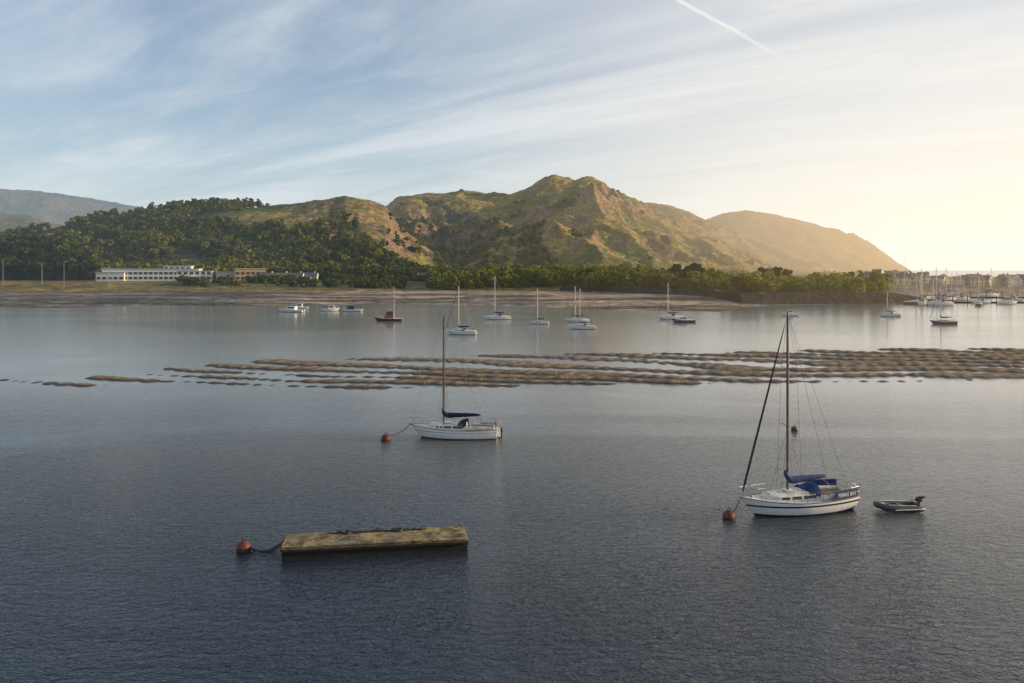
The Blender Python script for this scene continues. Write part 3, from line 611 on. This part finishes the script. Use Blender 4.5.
# ------------------------------------------------------------ buildings
WALLS=[simple('render_white',(0.72,0.69,0.62),0.8,hz=True),simple('render_cream',(0.60,0.52,0.38),0.8,hz=True),simple('stone_grey',(0.28,0.25,0.22),0.85,hz=True),simple('brick_buff',(0.42,0.26,0.14),0.85,hz=True)]
SLATE=simple('slate_roof',(0.09,0.09,0.10),0.7,hz=True,nscale=0.6); ROOFL=simple('light_roof',(0.42,0.42,0.42),0.6,hz=True)
def house(x,y,z,w_,d_,h,rot,wall,roof=2.6,name='house'):
    mb=MB(); mb.box((0,0,h/2-1),(w_,d_,h+2)); 
    mb.cur=1; o_=0.4; b=len(mb.v)
    mb.v+=[(-w_/2-o_,-d_/2-o_,h-0.1),(w_/2+o_,-d_/2-o_,h-0.1),(w_/2+o_,d_/2+o_,h-0.1),(-w_/2-o_,d_/2+o_,h-0.1),(-w_/2-o_,0,h+roof),(w_/2+o_,0,h+roof)]
    for q in((0,1,5,4),(2,3,4,5),(0,3,2,1)): mb.face(tuple(b+i for i in q))
    mb.cur=0; mb.face((b,b+4,b+3)); mb.face((b+1,b+2,b+5)); mb.box((w_*0.32,0.1,h+roof),(0.9,0.7,1.8))
    mb.cur=2; nf=2 if h>4.5 else 1; nw=max(2,int(w_/3))
    for f in range(nf):
        for i in range(nw):
            cx=-w_/2+(i+0.5)*w_/nw; zz=1.5+f*2.7
            for sg in(-1,1): mb.box((cx,sg*(d_/2+0.02),zz),(1.1,0.06,1.3 if not(i==nw//2 and f==0) else 2.0))
        for sg in(-1,1): mb.box((sg*(w_/2+0.02),0,1.5+f*2.7),(0.06,1.1,1.2))
    ob=mb.obj(name,[wall,SLATE,GLf]); ob.location=(x,y,z); ob.rotation_euler=(0,0,rot); return ob
def tz(x,y): return float(terr(np.array([float(x)]),np.array([float(y)]))[0])
def gx(u,y): return (u-512)/F*y
for i in range(46):
    u=random.uniform(868,1120); y=random.uniform(505,690); x=gx(u,y)
    house(x,y,max(tz(x,y),1.5),random.uniform(6,12),random.uniform(5.5,7.5),random.choice([3.6,4.8,4.8,5.4]),random.uniform(-0.9,0.9),random.choice(WALLS[:3]+[WALLS[2]]),random.uniform(2.0,2.9))
for u,y,w_ in((268,545,9),(281,552,12),(297,540,8),(310,548,10),(425,560,9)):
    x=gx(u,y); house(x,y,tz(x,y),w_,7,3.6,random.uniform(0.1,0.5),WALLS[0],2.2)
def flat_block(cx,cy,w_,d_,h,z,rot,wall,e,nst,tag):
    c_,s_=math.cos(rot),math.sin(rot)
    mb=MB(); mb.box((cx,cy,z+h/2-1.5),(w_,d_,h+3),rz=rot); mb.obj('walls_'+tag,wall,e)
    mb=MB(); mb.box((cx,cy,z+h+0.2),(w_+1.2,d_+1.2,0.4),rz=rot); mb.obj('roof_'+tag,ROOFL,e)
    mb=MB(); nw=int(w_/3.2)
    for f in range(nst):
        for i in range(nw):
            lx=-w_/2+(i+0.5)*w_/nw; ly=-d_/2-0.03; mb.box((cx+lx*c_-ly*s_,cy+lx*s_+ly*c_,z+1.8+f*3.3),(2.3,0.1,1.7),rz=rot)
    mb.obj('windows_'+tag,GLf,e)
e=empty('school_building',(gx(186,545),545,0)); z0=tz(gx(186,545),545)+0.3
flat_block(-26,8,62,14,8.0,z0,0.20,WALLS[0],e,2,'a'); flat_block(8,-4,22,12,6.5,z0,0.28,WALLS[0],e,2,'b'); flat_block(-50,0,18,12,5.5,z0,0.15,WALLS[0],e,1,'c')
flat_block(28,6,18,14,6.0,z0,0.36,WALLS[1],e,1,'d'); flat_block(43,2,20,14,8.0,z0,0.40,WALLS[3],e,2,'e'); flat_block(-10,12,18,10,10.0,z0,0.22,WALLS[0],e,3,'f')
POLE=simple('galvanised_pole',(0.30,0.30,0.29),0.5,0.4,hz=True)
for u,y,h in((3,470,16),(42,480,13),(64,465,15),(109,470,13)):
    x=gx(u,y); mb=MB(); mb.path([(0,0,-1),(0,0,h)],[0.16,0.10],7); mb.path([(0,0,h),(1.6,0,h+0.3)],0.07,6); mb.box((2.0,0,h+0.3),(1.1,0.4,0.2)); ob=mb.obj('street_lamp',POLE); ob.location=(x,y,tz(x,y)); ob.rotation_euler=(0,0,random.uniform(0,6))
# ------------------------------------------------------------ marina
hulls=[HWf,HWf,HWf,HDf]
proto=[]
for i in range(44):
    u=random.uniform(905,1130); v=random.uniform(295.5,306); L=random.uniform(8,12)
    if i<6:
        ee,_=yacht('sailing_yacht',S(u,v),math.radians(random.choice([172,188,10,-8])),L=L,B=L*0.32,mast=L*1.28,near=False,hm=random.choice(hulls),jib=i%2==0,hood=i%2==0); proto.append(ee)
    else:
        s=random.choice(proto); ee=empty('sailing_yacht',S(u,v),math.radians(random.choice([170,188,8,-9,60]))); k=random.uniform(0.8,1.1); ee.scale=(k,k,k)
        for ch in s.children:
            c2=ch.copy(); sc.collection.objects.link(c2); c2.parent=ee
for v,u0,u1 in((298,925,1130),(303,940,1130)):
    a_=S(u0,v);b_=S(u1,v); mb=MB(); mb.box(((a_[0]+b_[0])/2,a_[1],0.3),(b_[0]-a_[0],2.2,0.5))
    for i in range(14): mb.path([(a_[0]+(b_[0]-a_[0])*i/13,a_[1]+1.3,-1),(a_[0]+(b_[0]-a_[0])*i/13,a_[1]+1.3,3.2)],0.2,6)
    mb.obj('marina_walkway',TEAK)
for u,y,h in((729,430,17),(735,436,13),(905,560,18)):
    x=gx(u,y); mb=MB(); mb.path([(0,0,-1),(0,0,h)],[0.13,0.06],6); mb.sphere((0,0,h),0.14,6); mb.path([(-1.5,0,h*0.75),(1.5,0,h*0.75)],0.04,5); ob=mb.obj('flagpole',POLE); ob.location=(x,y,tz(x,y))
